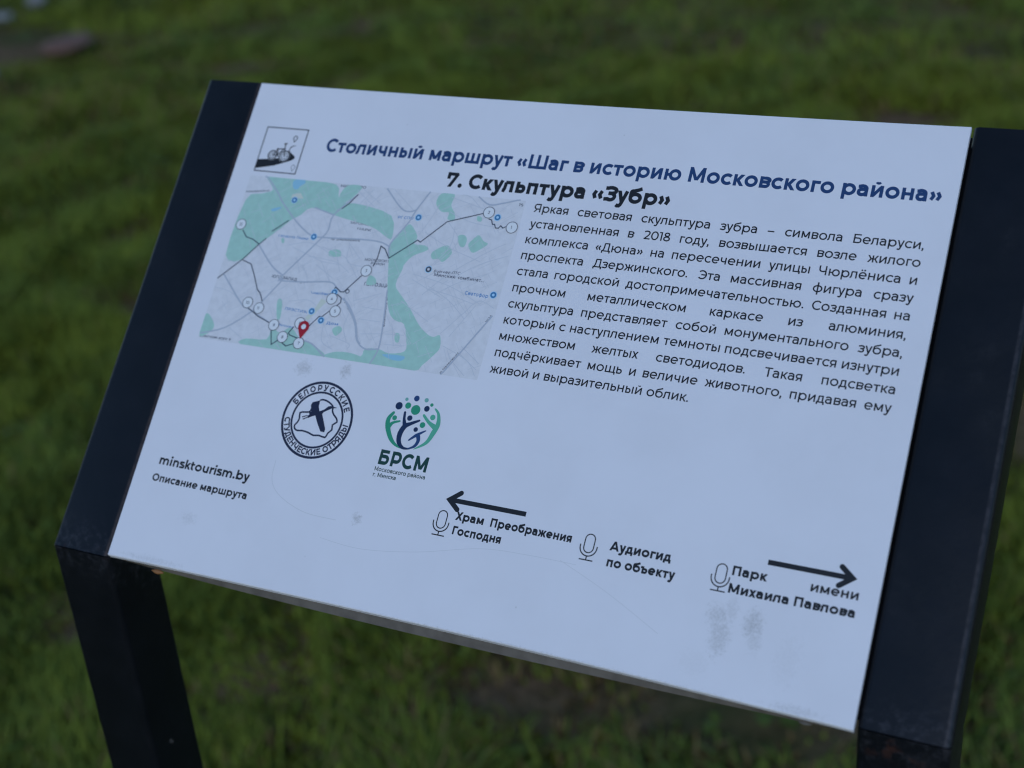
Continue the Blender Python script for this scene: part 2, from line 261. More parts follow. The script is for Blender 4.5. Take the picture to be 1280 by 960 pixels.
    if c in '69': w_ = 500 + e; f = (lambda y: y) if c == '6' else (lambda y: 700 - y); g = (lambda x: x) if c == '6' else (lambda x: w_ - x); A([(g(x), f(y)) for x, y in arc(w_ / 2, 220, w_ / 2 - h, 228 - h, 0, 360, 34)]); A([(g(x), f(y)) for x, y in [(w_ * .86, 680 - h), (w_ * .55, 704 - h), (w_ * .2, 560), (h, 330), (h, 220)]]); return 40, w_, 40, q
    if c == '7': w_ = 520 + e; L((0, 700 - h), (w_ - h * .6, 700 - h)); D(w_ - h * 1.15, 700 - h, w_ * .33, 0); L((h, 700), (h, 700 - w * 1.9)); return 24, w_, 20, q
    if c == '.': q.append(('O', (h * 1.2, h * 1.15, h * 1.25))); return 40, h * 2.4, 46, q
    if c == ',': q.append(('O', (h * 1.2, h * 1.15, h * 1.2))); L((h * 1.6, h), (h * .6, -115)); return 40, h * 2.4, 46, q
    if c == '–': L((0, 262), (470, 262)); return 20, 470, 20, q
    if c == '-': L((0, 262), (270, 262)); return 30, 270, 30, q
    if c in '«»':
        for o in (0, 190 + e):
            p = [(170, 440), (h, 265), (170, 90)]; p = [(x + o, y) for x, y in p]; wd = 190 + e + 170
            if c == '»': p = [(wd + h - x, y) for x, y in p]
            A(p)
        return 45, 360 + e + h, 45, q
    return 0, 150, 0, q
def layout(text, w, track=0, space=262):
    x = 0; out = []
    for i, c in enumerate(text):
        if c == ' ': x += space; continue
        l, gw, r, q = glyph(c, w)
        if i == 0: l = 0
        x += l; out.append((x, gw, q)); x += gw + (r if i < len(text) - 1 else 0) + track
    return out, x
def put(F, q, w, m, fn, sx):
    """fn maps glyph units to board mm"""
    for kind, p in q:
        if kind in 'LT':
            if kind == 'T': w_full = w; w = w * .72
            cl = len(p) > 10 and math.dist(p[0], p[-1]) < 1e-6
            # stroke outline in glyph units, then mapped
            G = Flat(); G.line(p[:-1] if cl else p, w * (1. if len(p) > 2 or abs(p[0][0] - p[1][0]) < 1 else .93), m, closed=cl)
            vs = [fn(x * 1000, y * 1000) for x, y, z in G.v]; n = len(vs) // 2
            F.quads([vs[2 * i] for i in range(n)], [vs[2 * i + 1] for i in range(n)], m, closed=cl)
            if kind == 'T': w = w_full
        elif kind == 'D':
            x0, y0, x1, y1 = p; hw = w / 2 * math.hypot(x1 - x0, y1 - y0) / abs(y1 - y0) * .97
            F.poly([fn(x0 - hw, y0), fn(x0 + hw, y0), fn(x1 + hw, y1), fn(x1 - hw, y1)], m)
        elif kind == 'O':
            x, y, r = p; F.poly([fn(x + r * math.cos(a * math.pi / 8), y + r * math.sin(a * math.pi / 8)) for a in range(16)], m)
def text(F, s, x, y, cap, w, m, width=None, track=0, sx=1., space=262, slant=0., dirv=(1, 0)):
    """baseline start x,y in mm; cap height in mm; fitted to a total width in mm when given"""
    lay, tot = layout(s, w, track, space); k = cap / 700; kx = k * sx if width is None else width / tot
    ux, uy = dirv
    for gx, gw, q in lay:
        def fn(a, b, gx=gx):
            X = (gx + a) * kx + b * k * slant; Y = b * k
            return (x + X * ux - Y * uy, y + X * uy + Y * ux)
        put(F, q, w, m, fn, kx / k)
    return tot * kx
def justified(F, s, x0, x1, y, cap, w, m, sx):
    ws = s.split(' '); k = cap / 700 * sx; wid = [layout(a, w, -10)[1] * k for a in ws]; gap = (x1 - x0 - sum(wid)) / (len(ws) - 1); x = x0
    for a, d in zip(ws, wid): text(F, a, x, y, cap, w, m, width=d, track=-10); x += d + gap
    return gap
def ring_text(F, s, c, r, cap, w, m, a0, a1, inward=False):
    lay, tot = layout(s, w, 14, 300); k = cap / 700
    for gx, gw, q in lay:
        t = (gx + gw / 2) / tot; a = math.radians(a0 + (a1 - a0) * t)
        if not inward: ux, uy, vx, vy = math.sin(a), -math.cos(a), math.cos(a), math.sin(a)
        else: ux, uy, vx, vy = -math.sin(a), math.cos(a), -math.cos(a), -math.sin(a)
        bx, by = c[0] + r * math.cos(a), c[1] + r * math.sin(a)
        put(F, q, w, m, lambda X, Y: (bx + ((X - gw / 2) * ux * .86 + (Y - 350) * vx) * k, by + ((X - gw / 2) * uy * .86 + (Y - 350) * vy) * k), 1)
PARKS = [[(26.4,237.3),(33.4,228.4),(25.8,225.0),(16.7,220.2),(15.2,184.6),(27.1,182.8),(35.5,193.3),(46.5,204.5),(51.7,210.3),(57.4,214.3),(63.2,219.4),(79.2,216.4),(88.9,214.6),(101.2,212.7),(109.3,210.4),(117.0,206.6),(120.8,206.2),(116.2,219.6),(94.1,224.5),(84.9,224.4),(79.0,227.0),(74.6,235.3),(51.1,236.1)],[(82.2,235.2),(92.4,235.0),(84.1,224.3),(79.0,227.0)],[(143.5,235.7),(151.9,236.0),(151.5,229.6),(155.3,224.5),(155.9,220.9),(151.7,220.9),(151.4,225.0),(146.7,225.0),(142.0,229.6)],[(130.0,215.6),(126.6,212.5),(120.7,203.6),(122.2,195.6),(127.8,174.5),(132.2,163.5),(137.5,158.8),(143.6,157.4),(147.7,148.7),(148.7,142.3),(139.6,139.8),(132.5,141.4),(124.3,140.3),(122.9,135.7),(112.2,136.0),(113.4,132.2),(130.7,132.2),(156.9,132.2),(161.3,135.9),(166.6,142.6),(168.9,147.2),(166.9,153.9),(163.6,152.6),(159.7,153.4),(152.7,158.1),(144.5,166.8),(136.6,173.8),(131.5,179.4),(133.0,188.6),(133.1,191.3),(137.0,197.2),(145.2,201.7),(142.5,204.1),(135.8,204.3),(136.3,208.9)],[(161.0,211.5),(164.4,212.7),(166.9,210.3),(166.4,205.8),(163.4,206.3)],[(168.6,207.8),(170.5,210.7),(173.3,213.6),(177.0,210.4),(180.1,209.0),(177.3,206.0),(172.7,202.9),(169.8,205.2)],[(147.8,199.3),(149.7,202.2),(156.2,205.6),(160.2,201.5),(156.3,195.7),(153.1,197.1),(149.5,196.7)],[(139.8,151.2),(142.6,151.5),(143.5,146.9),(141.2,147.0)],[(16.5,147.5),(22.6,141.5),(21.3,137.0),(15.0,133.6),(14.3,145.5)],[(44.1,132.4),(46.6,136.1),(60.3,137.5),(61.5,144.8),(67.9,142.3),(73.9,146.4),(82.5,140.1),(90.3,138.7),(100.6,132.3),(71.5,132.0)],[(100.6,132.3),(104.8,135.7),(113.3,136.9),(122.5,135.7),(123.6,132.5)],[(100.4,149.0),(104.2,151.2),(106.7,149.0),(104.3,145.5),(102.3,146.0)],[(59.6,161.0),(62.8,161.4),(64.9,151.1),(62.7,150.8)],[(83.6,194.6),(89.7,195.7),(91.8,192.1),(84.7,191.3)],[(113.6,182.8),(117.9,181.5),(119.0,178.0),(113.4,177.3)],[(169.3,224.5),(172.2,223.9),(172.4,221.6),(170.0,221.8)],[(49.4,198.7),(51.4,198.5),(51.8,195.9),(50.5,196.2)]]
SANDS = [[(87.7,165.7),(91.7,164.5),(83.2,151.8),(80.9,153.1),(85.8,160.4)],[(47.5,226.6),(52.8,227.9),(57.3,223.1),(54.7,216.7),(49.5,217.9),(46.8,220.3)]]
WATERS = [[(45.5,235.2),(51.7,236.8),(53.9,234.6),(51.3,232.2),(49.7,229.9),(46.7,230.5)],[(36.3,216.0),(41.9,217.9),(42.6,217.1),(38.2,214.6)],[(135.7,138.8),(149.1,139.5),(148.1,136.6),(141.6,136.6)]]
ROADS = [[(25.3,237.5),(36.7,227.3),(42.8,220.8),(56.1,209.8),(65.6,203.8),(70.6,201.8)],[(91.2,230.5),(79.2,216.4),(78.6,206.9),(74.5,199.6),(56.8,174.5),(58.9,174.1),(49.8,159.4)],[(35.5,193.3),(48.8,181.3),(58.1,176.4)],[(18.0,172.8),(36.7,156.0),(42.3,153.8),(58.7,147.4)],[(15.1,135.4),(30.6,140.8),(45.4,152.9),(49.8,159.4)],[(71.3,201.8),(82.9,202.3),(100.8,203.4),(114.0,203.2),(121.2,200.9)],[(108.6,235.8),(120.9,224.8),(127.2,223.1),(131.5,224.9)],[(136.6,236.5),(130.8,223.9),(128.3,216.3),(120.9,202.7),(122.2,195.6)],[(166.9,236.0),(174.6,231.8),(182.4,233.4),(192.4,236.6)],[(101.8,167.8),(112.9,154.8),(117.6,144.7),(124.3,140.3),(132.5,141.4)],[(127.5,175.4),(131.0,155.3),(132.5,141.4),(129.7,132.3)],[(194.3,168.7),(181.9,146.4),(173.6,131.6)],[(65.0,219.8),(79.2,216.4)],[(57.3,173.0),(72.9,174.0),(89.7,176.0),(95.2,173.3),(98.6,171.0)],[(100.8,167.3),(106.4,163.8),(114.0,154.1),(117.6,145.6),(120.3,142.7)],[(81.7,140.0),(90.3,138.7),(100.6,132.3)]]
MINOR = [[(89.6,233.2),(103.5,224.1)],[(93.2,234.4),(106.7,226.3)],[(100.3,234.1),(93.5,224.1)],[(106.6,232.8),(98.3,221.7)],[(153.2,218.8),(161.3,210.6),(159.7,203.2),(151.4,193.4)],[(150.6,234.1),(164.7,230.8),(172.6,228.9)],[(144.6,228.9),(140.4,217.5),(137.0,209.9)],[(149.4,175.3),(162.0,189.2),(180.7,203.7),(190.7,210.1)],[(151.9,179.2),(165.5,177.3),(181.1,173.9)],[(166.1,187.9),(178.3,196.4),(194.4,203.5)],[(137.7,170.4),(157.6,160.5)],[(151.4,180.9),(166.5,173.9),(178.3,164.9)],[(166.7,154.7),(177.3,168.2),(184.1,176.0),(194.0,172.9)],[(172.4,153.8),(183.1,173.3)],[(170.4,148.3),(186.7,142.0),(193.4,134.4)],[(180.1,146.2),(193.3,137.8)],[(175.9,142.2),(187.4,133.6)],[(180.9,149.7),(194.1,141.3)],[(140.2,186.7),(164.0,182.4),(184.6,174.4)],[(156.6,176.2),(168.8,184.7),(185.0,191.9)],[(55.5,195.0),(67.6,198.0),(77.7,195.7),(88.8,190.0)],[(70.4,189.7),(89.3,188.4),(100.2,182.9)],[(94.4,200.8),(104.6,191.8)],[(77.4,185.4),(90.8,178.5)],[(63.2,188.9),(68.3,179.3)],[(15.7,182.0),(28.1,179.9)],[(66.9,161.5),(79.1,163.8),(85.5,161.2)],[(71.8,152.8),(78.6,154.5)],[(12.3,164.3),(26.6,162.5),(36.7,156.0)],[(21.5,149.9),(27.8,156.7)],[(33.4,141.1),(43.9,135.8)],[(93.9,152.3),(95.9,141.1),(104.3,137.3)],[(100.0,144.9),(113.5,141.8),(112.8,138.4)],[(107.9,159.1),(107.1,150.7),(111.3,143.1)],[(78.2,196.3),(94.6,191.9),(106.8,179.6)],[(86.3,197.2),(94.3,182.7)],[(95.4,199.7),(97.2,189.1),(109.2,187.4)],[(58.5,194.2),(81.1,187.4)],[(113.6,235.6),(130.4,223.3)],[(151.9,225.4),(165.7,220.7),(180.0,219.1)],[(157.2,239.6),(169.2,230.0)],[(140.1,212.0),(156.5,204.7),(178.4,198.2)],[(140.9,183.5),(160.5,175.5)],[(157.6,216.8),(158.0,204.9),(149.3,192.0)],[(68.4,184.5),(74.8,176.8)],[(80.4,187.6),(89.7,176.0)],[(73.9,190.3),(80.4,187.6),(91.6,187.1)],[(114.8,164.0),(127.4,163.7)],[(115.1,156.8),(128.6,156.8)],[(118.8,148.4),(130.7,150.0)],[(108.1,166.7),(124.4,173.2)],[(133.5,150.3),(145.5,151.1)],[(135.3,144.4),(147.3,145.2)],[(136.5,156.0),(141.0,144.3)]]
ROUTES = [[(187.9,220.0),(186.4,219.0),(184.7,220.2),(183.8,218.7),(182.0,218.6),(180.9,220.7),(179.6,220.5),(178.4,223.1),(176.5,223.4)],[(173.3,226.7),(167.4,224.6),(152.1,219.4),(139.2,205.7),(137.2,206.7),(122.6,194.2),(118.6,199.3),(115.5,200.8),(115.5,193.9),(114.3,188.3)],[(108.9,182.2),(100.7,171.3),(100.4,171.2),(98.6,171.0),(94.7,173.4),(92.8,169.6),(96.4,169.6),(100.2,167.6),(100.7,164.8),(98.0,161.9)],[(95.3,159.1),(91.3,154.9),(89.8,155.1),(84.5,147.8)],[(82.3,140.9),(78.1,137.0),(74.1,135.2),(69.6,137.5)],[(75.6,147.1),(73.3,143.0),(74.6,141.9),(81.5,140.4)],[(67.7,137.7),(64.5,134.8),(61.6,143.1),(62.4,144.9)],[(58.7,147.4),(50.2,150.1),(42.1,154.2)],[(49.8,159.4),(46.7,164.1),(44.2,165.9),(38.5,175.1),(34.6,180.8),(28.1,182.6)],[(35.3,193.7),(30.1,196.2),(25.4,197.1),(21.5,201.1)],[(14.7,169.6),(27.9,183.3),(35.5,193.3),(39.3,197.6)],[(41.5,202.2),(50.7,210.2)],[(91.2,230.5),(86.9,224.1),(83.3,220.7)]]
STOPS = [((175.7,227.2),'2'),((191.6,219.8),'1'),((110.9,185.2),'3'),((94.5,166.3),'4'),((98.9,159.3),'5'),((78.9,149.6),'6'),((81.9,137.9),'7'),((70.3,140.1),'8'),((62.3,146.4),'9'),((40.5,157.4),'10'),((49.0,155.0),'11'),((19.1,204.5),'12')]
PINS = [(50.2,223.0),(70.6,201.8),(133.7,220.1),(181.6,224.8),(191.6,180.3),(84.0,157.5),(91.7,152.9),(94.8,170.3),(149.0,190.4)]
MAP_LABELS = [((112.0, 177.1), (131.6, 177.7), 'ПЕТРОВЩИНА', 1.9), ((107.9, 191.7), (124.7, 192.2), 'МОСКОВСКИЙ', 1.3), ((112.3, 189.9), (121.1, 190.0), 'РАЙОН', 1.3), ((51.0, 174.9), (68.1, 174.5), 'ЮГО-ЗАПАД', 1.6), ((78.1, 234.8), (94.8, 235.2), 'МИХАЛОВО', 1.4), ((120.8, 218.8), (130.5, 219.1), 'РГ СПО', 1.5), ((152.6, 189.5), (168.7, 190.0), 'Белмед ЛТС', 1.5), ((153.2, 187.5), (184.0, 187.4), 'Минский комбинат...', 1.7), ((174.6, 179.2), (188.7, 178.8), 'Светофор', 1.9), ((47.0, 200.2), (67.4, 200.1), 'Гвоздика Лидер', 1.3), ((79.5, 168.2), (92.6, 168.6), 'Хмелёвка', 1.4), ((66.2, 156.7), (81.2, 156.4), 'ПРЭСТИЖ', 1.5), ((95.5, 151.7), (103.1, 151.9), 'Дом', 1.5), ((65.4, 147.0), (75.3, 146.6), 'Малиновка', 1.2), ((37.5, 222.1), (47.7, 221.7), 'Сапего', 1.5), ((91.2, 212.8), (112.1, 212.4), 'ЗАГОРОДНЫЙ', 1.2), ((97.2, 209.7), (106.2, 209.3), 'ПАРК', 1.2), ((15.2, 133.8), (36.8, 134.2), 'Брестская дорога', 1.3), ((15.3, 225.4), (31.2, 227.6), 'Медвежино', 1.0), ((82.3, 201.7), (101.1, 202.5), 'пр. Дзержинского', 1.2), ((70.7, 173.7), (84.8, 175.7), 'ул. Есенина', 0.9), ((191.9, 233.4), (194.7, 233.2), '15', 1.4), ((128.0, 171.9), (131.3, 154.9), 'ул. Космонавтов', 1.1), ((102.9, 166.1), (113.9, 154.0), 'ул. Прушинских', 1.1), ((173.4, 132.0), (180.9, 145.0), 'ул. Корженевского', 1.1), ((192.2, 165.0), (194.2, 169.1), 'МКАД', 1.2), ((130.5, 132.8), (132.8, 138.8), 'улица', 1.0)]
COUNTRY = [(106.1,107.7),(107.6,108.3),(110.4,108.0),(113.5,106.7),(115.3,105.1),(115.5,103.2),(117.1,101.0),(119.2,99.4),(120.3,97.2),(118.1,95.3),(118.6,92.6),(116.7,90.3),(115.8,87.8),(111.6,88.3),(108.3,87.8),(104.8,88.8),(100.6,89.3),(97.7,88.9),(95.6,89.7),(94.9,91.6),(96.1,93.4),(96.6,95.9),(96.0,99.0),(98.9,99.8),(101.8,100.4),(102.4,102.7)]
STORK = [[(113.9,105.5),(118.0,105.1),(114.5,104.1),(110.4,101.4),(109.9,100.3),(112.6,95.6),(114.5,92.3),(114.4,90.5),(111.9,90.6),(108.5,94.9),(105.9,98.9),(103.9,98.0),(101.9,96.7),(101.2,97.8),(102.2,99.1),(100.7,100.3),(102.7,100.6),(101.3,104.2),(101.8,105.9),(106.2,107.7),(106.4,104.2),(107.7,101.6),(110.3,102.9),(112.3,105.1)],[(98.0,97.1),(101.0,98.4),(101.2,97.9),(98.2,96.5)],[(98.6,95.9),(101.6,97.5),(101.8,97.0),(99.1,95.4)]]
DOTS = [((154.6,111.9),2.09,0),((159.9,112.8),1.77,1),((158.1,116.1),0.97,2),((163.8,117.4),1.61,3),((165.0,111.1),2.74,1),((169.8,117.3),1.21,2),((171.3,112.7),1.61,0),((173.6,115.2),0.97,1),((176.1,108.6),1.53,4),((154.0,105.0),1.37,1),((162.9,106.2),1.53,0),((171.4,103.6),1.61,1),((168.2,100.6),1.29,0)]
FIGURES = [(1,[(152.6,107.7),(150.6,104.0),(151.5,99.4),(155.0,93.7),(159.1,90.5),(163.8,89.2)],[2.0,3.0,3.6,3.0,1.8,0.6]),(1,[(152.0,99.8),(153.8,102.2),(157.6,103.7)],[3.4,2.0,1.2]),(0,[(159.2,108.9),(159.8,105.2),(161.2,101.6)],[1.6,2.0,3.4]),(0,[(168.9,105.7),(164.4,103.3),(161.3,101.3),(159.7,96.8),(160.5,92.3),(163.6,89.7),(167.7,89.8)],[1.4,2.4,3.6,3.8,3.2,2.0,0.8]),(3,[(165.9,94.3),(169.5,97.6),(174.2,100.8)],[1.0,2.2,0.8]),(3,[(170.6,97.4),(171.4,94.8),(170.1,91.6),(166.5,89.6)],[3.0,2.6,2.0,0.7]),(4,[(176.4,113.3),(179.0,110.6),(180.2,105.4),(178.9,100.6),(176.3,94.5),(170.2,90.0)],[1.2,2.0,3.2,3.6,2.4,0.5]),(4,[(170.7,108.9),(174.5,105.7),(178.5,103.6)],[1.8,2.2,3.6])]
ICON_ROAD = [(16.0,246.7),(27.5,248.0),(34.3,250.3),(35.5,254.4),(36.7,256.9),(40.0,257.6),(37.3,256.5),(36.0,254.2),(37.8,252.4),(40.8,250.4),(40.5,248.6),(36.5,246.6),(28.1,243.5),(16.4,241.0)]
ICON_PTS = {'w1':(25.2,250.3),'w2':(34.0,250.4),'seat':(28.5,254.7),'bar':(31.9,258.0),'pin':(37.5,261.5),'pin2':(41.9,242.9),'w1e':(28.2,250.1),'w2e':(37.5,250.4)}
SCRATCHES = [[(89.9,70.6),(91.2,59.4),(99.1,51.7),(116.5,45.8),(136.8,45.1)],[(130.4,34.3),(155.5,32.9),(187.6,37.3),(222.1,45.6),(248.4,47.3),(274.4,47.4)],[(265.6,48.1),(294.0,36.9),(322.7,23.2)]]
# ---------------------------------------------------------------- ground
m_soil = mat('lawn_soil', (.05, .04, .03), .95, .05)
q = NB(m_soil); tc = q.n('ShaderNodeTexCoord'); OB = tc.outputs['Object']
n1 = q.n('ShaderNodeTexNoise', Scale=1.6, Detail=5., Roughness=.6); q.l(OB, n1.inputs[0])
n2 = q.n('ShaderNodeTexNoise', Scale=38., Detail=5., Roughness=.7); q.l(OB, n2.inputs[0])
col = q.mix(q.ramp(n2.outputs[0], .35, .68), (.105, .066, .034), (.26, .155, .085))
col = q.mix(q.ramp(n1.outputs[0], .40, .62, 0., .75), col, (.065, .072, .020))
q.l(col, q.p.inputs['Base Color'])
bp = q.n('ShaderNodeBump', Strength=.8, Distance=.02); q.l(n2.outputs[0], bp.inputs['Height']); q.l(bp.outputs[0], q.p.inputs['Normal'])
def hgt(x, y): return .022 * np.sin(x * 1.3 + .7) * np.sin(y * 1.1 + .2) + .012 * np.sin(x * 3.1 + y * 2.3) + .006 * np.sin(x * 9.1 - y * 6.3) * np.sin(y * 8.2)
xs = np.concatenate([[-160, -60, -25, -12], np.arange(-8, 4.01, .12), [8, 20, 60, 160]]); ys = np.concatenate([[-160, -40, -12, -5], np.arange(-2, 9.01, .12), [14, 30, 80, 160]])
XX, YY = np.meshgrid(xs, ys); ZZ = hgt(XX, YY) * np.exp(-np.clip(np.hypot(XX + 2, YY - 3) - 7, 0, 99) / 3)
gv = np.stack([XX.ravel(), YY.ravel(), ZZ.ravel() - .012], 1).tolist(); nx = len(xs)
gf = [(j * nx + i, j * nx + i + 1, (j + 1) * nx + i + 1, (j + 1) * nx + i) for j in range(len(ys) - 1) for i in range(nx - 1)]
g = link('ground', gv, gf, m_soil, smooth=True); g['kind'] = 'structure'

# grass: every blade a bent strip; thinner and browner over worn ground
m_grass = mat('grass_blades', (.08, .14, .03), .9, .04)
q = NB(m_grass); at = q.n('ShaderNodeAttribute', attribute_name='tint'); q.l(at.outputs['Color'], q.p.inputs['Base Color'])
q.p.inputs['Transmission Weight'].default_value = 0
SOIL = [(.0, 1.00, .24, .15), (-.24, .92, .16, .09), (.22, 1.05, .12, .08), (-3.95, 3.95, .45, .22), (-3.75, 3.45, .30, .10), (-4.2, 4.2, .7, .10), (-.3, 3.69, .16, .10), (-.95, .87, .10, .06), (-1.74, 1.95, .16, .07), (.24, 1.97, .16, .2), (-2.76, 3.83, .3, .06), (.1, 1.1, .2, .08)]
def fnoise(x, y, sc, seed):
    r = np.random.default_rng(seed); v = np.zeros_like(x)
    for i in range(9):
        a = r.uniform(0, 6.283); f = sc * r.uniform(.5, 1.8); v += np.sin((x * math.cos(a) + y * math.sin(a)) * f + r.uniform(0, 6.283) + 1.3 * np.sin((y * math.cos(a) - x * math.sin(a)) * f * .6))
    return v / 3.2
def bare(x, y):
    v = np.zeros_like(x)
    for (sx, sy, rx, ry) in SOIL: v = np.maximum(v, np.exp(-((x - sx) / rx) ** 2 - ((y - sy) / ry) ** 2))
    return v
def scatter(n, x0, x1, y0, y1): return rng.uniform(x0, x1, n), rng.uniform(y0, y1, n)
P = [scatter(230000, -2.7, 1.1, .35, 2.2), scatter(120000, -3.8, 1.3, 2.2, 4.2), scatter(90000, -6.5, 1.2, 4.2, 7.5), scatter(26000, -1.4, 1.6, -1.2, .35), scatter(16000, -7, 3, 7.5, 12)]
X = np.concatenate([p[0] for p in P]); Y = np.concatenate([p[1] for p in P])
clump = fnoise(X, Y, 14, 3); patch = fnoise(X, Y, 2.4, 5); br = bare(X, Y)
keep = rng.uniform(0, 1, len(X)) < np.clip(.80 + .15 * clump + .06 * patch - .95 * br, .015, 1)
X, Y, clump, patch, br = X[keep], Y[keep], clump[keep], patch[keep], br[keep]; N = len(X)
dist = np.hypot(X - .5, Y + .5); wide = .0022 + .0006 * dist
hh = (.036 + .015 * clump + .007 * patch) * rng.uniform(.55, 1.5, N) * (1 - .65 * br); hh = np.clip(hh, .012, .11)
az = rng.uniform(0, 2 * np.pi, N); az = np.where(rng.uniform(0, 1, N) < .6, 3.1 * fnoise(X, Y, 9, 31) + rng.normal(0, .5, N), az); lean = rng.uniform(.15, 1.1, N); fa = az + rng.uniform(-.6, .6, N) + 1.57
Z = hgt(X, Y) - .014
dx, dy = np.cos(az), np.sin(az); ox, oy = np.cos(fa) * wide, np.sin(fa) * wide
V = np.empty((N, 5, 3))
for k, (t, wf) in enumerate(((0, 1), (0, 1), (.55, .8), (.55, .8), (1, 0))):
    sg = (-1, 1, -1, 1, 0)[k]; b = lean * hh * t * t
    V[:, k, 0] = X + dx * b + sg * ox * wf; V[:, k, 1] = Y + dy * b + sg * oy * wf; V[:, k, 2] = Z + hh * t * (1 - .25 * lean * t)
me = bpy.data.meshes.new('grass'); me.vertices.add(N * 5); me.vertices.foreach_set('co', V.ravel())
base = (np.arange(N) * 5)[:, None]
loops = np.concatenate([base + np.array([0, 1, 3, 2]), base + np.array([2, 3, 4])], 1).ravel()
me.loops.add(N * 7); me.loops.foreach_set('vertex_index', loops)
ls = (np.arange(N) * 7)[:, None] + np.array([0, 4]); me.polygons.add(N * 2); me.polygons.foreach_set('loop_start', ls.ravel()); me.polygons.foreach_set('loop_total', np.tile([4, 3], N))
me.polygons.foreach_set('use_smooth', [True] * (N * 2))
ca = me.color_attributes.new('tint', 'FLOAT_COLOR', 'POINT')
g1, g2, g3, dry = np.array([.125, .165, .030]), np.array([.190, .222, .030]), np.array([.092, .142, .040]), np.array([.22, .155, .065])
t = np.clip(.5 + .35 * patch + rng.normal(0, .25, N), 0, 1)[:, None]; t3 = np.clip(.25 * fnoise(X, Y, 5, 9) + rng.normal(.15, .2, N), 0, 1)[:, None]
cc = g1 * (1 - t) + g2 * t; cc = cc * (1 - t3) + g3 * t3
td = (rng.uniform(0, 1, N) < np.clip(.07 + .55 * br + .10 * fnoise(X, Y, 3.3, 21), .02, .8))[:, None]; cc = np.where(td, dry * rng.uniform(.6, 1.1, N)[:, None], cc) * rng.uniform(.8, 1.2, N)[:, None]
C4 = np.ones((N, 5, 4)); C4[:, :, :3] = cc[:, None, :]; ca.data.foreach_set('color', C4.ravel())
me.materials.append(m_grass); me.update(); me.validate()
go = bpy.data.objects.new('grass', me); COL.objects.link(go); go['kind'] = 'stuff'; go['label'] = 'short green lawn grass with dry blades around the sign'; go['category'] = 'grass'

# broad-leaved weeds in the turf: rosettes of cupped leaves, one ground-cover mass
m_weed = mat('weed_leaves', (.085, .115, .020), .7, .1)
wv = []; wf = []
for _ in range(900):
    px_, py_ = random.uniform(-4.8, .9), random.uniform(.45, 5.2)
    if fnoise(np.array([px_]), np.array([py_]), 5, 9)[0] < -.1: continue
    pz = float(hgt(np.array(px_), np.array(py_))) - .006; r0 = random.uniform(.012, .032)
    for k in range(random.randint(4, 8)):
        a = random.uniform(0, 6.283); l = r0 * random.uniform(.6, 1.2); wd = l * .33; up = random.uniform(.25, .9) * l
        ca_, sa_ = math.cos(a), math.sin(a); i = len(wv)
        for (tt, ww, zz) in ((.15, .25, .5), (.5, 1, .95), (.85, .8, 1.0), (1.05, .0, .85)):
            for sg in (-1, 1): wv.append((px_ + ca_ * l * tt - sa_ * wd * ww * sg, py_ + sa_ * l * tt + ca_ * wd * ww * sg, pz + up * zz + .01))
        wf += [(i, i + 1, i + 3, i + 2), (i + 2, i + 3, i + 5, i + 4), (i + 4, i + 5, i + 6)]
o = link('weeds', wv, wf, m_weed, smooth=True); o['kind'] = 'stuff'; o['label'] = 'low broad-leaved weeds growing through the lawn'; o['category'] = 'weeds'

# two stones and a broken brick on the worn patch at the far left
def stone(name, loc, r, m, label, cat, seed):
    rr = random.Random(seed); vs = []; fs = []; nu, nv = 12, 7
    for j in range(nv + 1):
        ph = math.pi * j / nv
        for i in range(nu):
            th = 2 * math.pi * i / nu; k = 1 + .16 * math.sin(3 * th + seed) * math.sin(ph * 2) + rr.uniform(-.06, .06)
            vs.append((r[0] * k * math.sin(ph) * math.cos(th), r[1] * k * math.sin(ph) * math.sin(th), r[2] * k * math.cos(ph)))
    for j in range(nv):
        for i in range(nu): fs.append((j * nu + i, j * nu + (i + 1) % nu, (j + 1) * nu + (i + 1) % nu, (j + 1) * nu + i))
    o = link(name, vs, fs, m, smooth=True); o.location = loc; o.rotation_euler.z = seed; o['label'] = label; o['category'] = cat; return o
m_stone = mat('pale_stone', (.24, .24, .235), .85, .3); m_red = mat('red_clay', (.19, .100, .070), .9, .2)
for m, s_ in ((m_stone, 40.), (m_red, 60.)):
    q = NB(m); c0 = tuple(q.p.inputs['Base Color'].default_value)[:3]; tc = q.n('ShaderNodeTexCoord'); n1 = q.n('ShaderNodeTexNoise', Scale=s_, Detail=5.); q.l(tc.outputs['Object'], n1.inputs[0])
    q.l(q.mix(q.ramp(n1.outputs[0], .3, .7), tuple(c * .65 for c in c0), tuple(c * 1.25 for c in c0)), q.p.inputs['Base Color'])
stone('stone', (-4.42, 4.58, .03), (.045, .03, .03), m_stone, 'pale grey stone lying in the grass at the upper left corner', 'stone', 1)
stone('stone', (-4.38, 4.30, .02), (.055, .03, .02), m_stone, 'flatter pale stone half sunk in the worn strip below the other one', 'stone', 4)
stone('clay_lump', (-3.72, 3.98, .015), (.15, .10, .015), m_red, 'reddish clay lump on the bare earth at the upper left', 'clay lump', 2)
stone('stone', (-3.72, 3.52, .012), (.05, .035, .02), m_stone, 'small pale stone in the grass at the left edge of the picture', 'stone', 3)

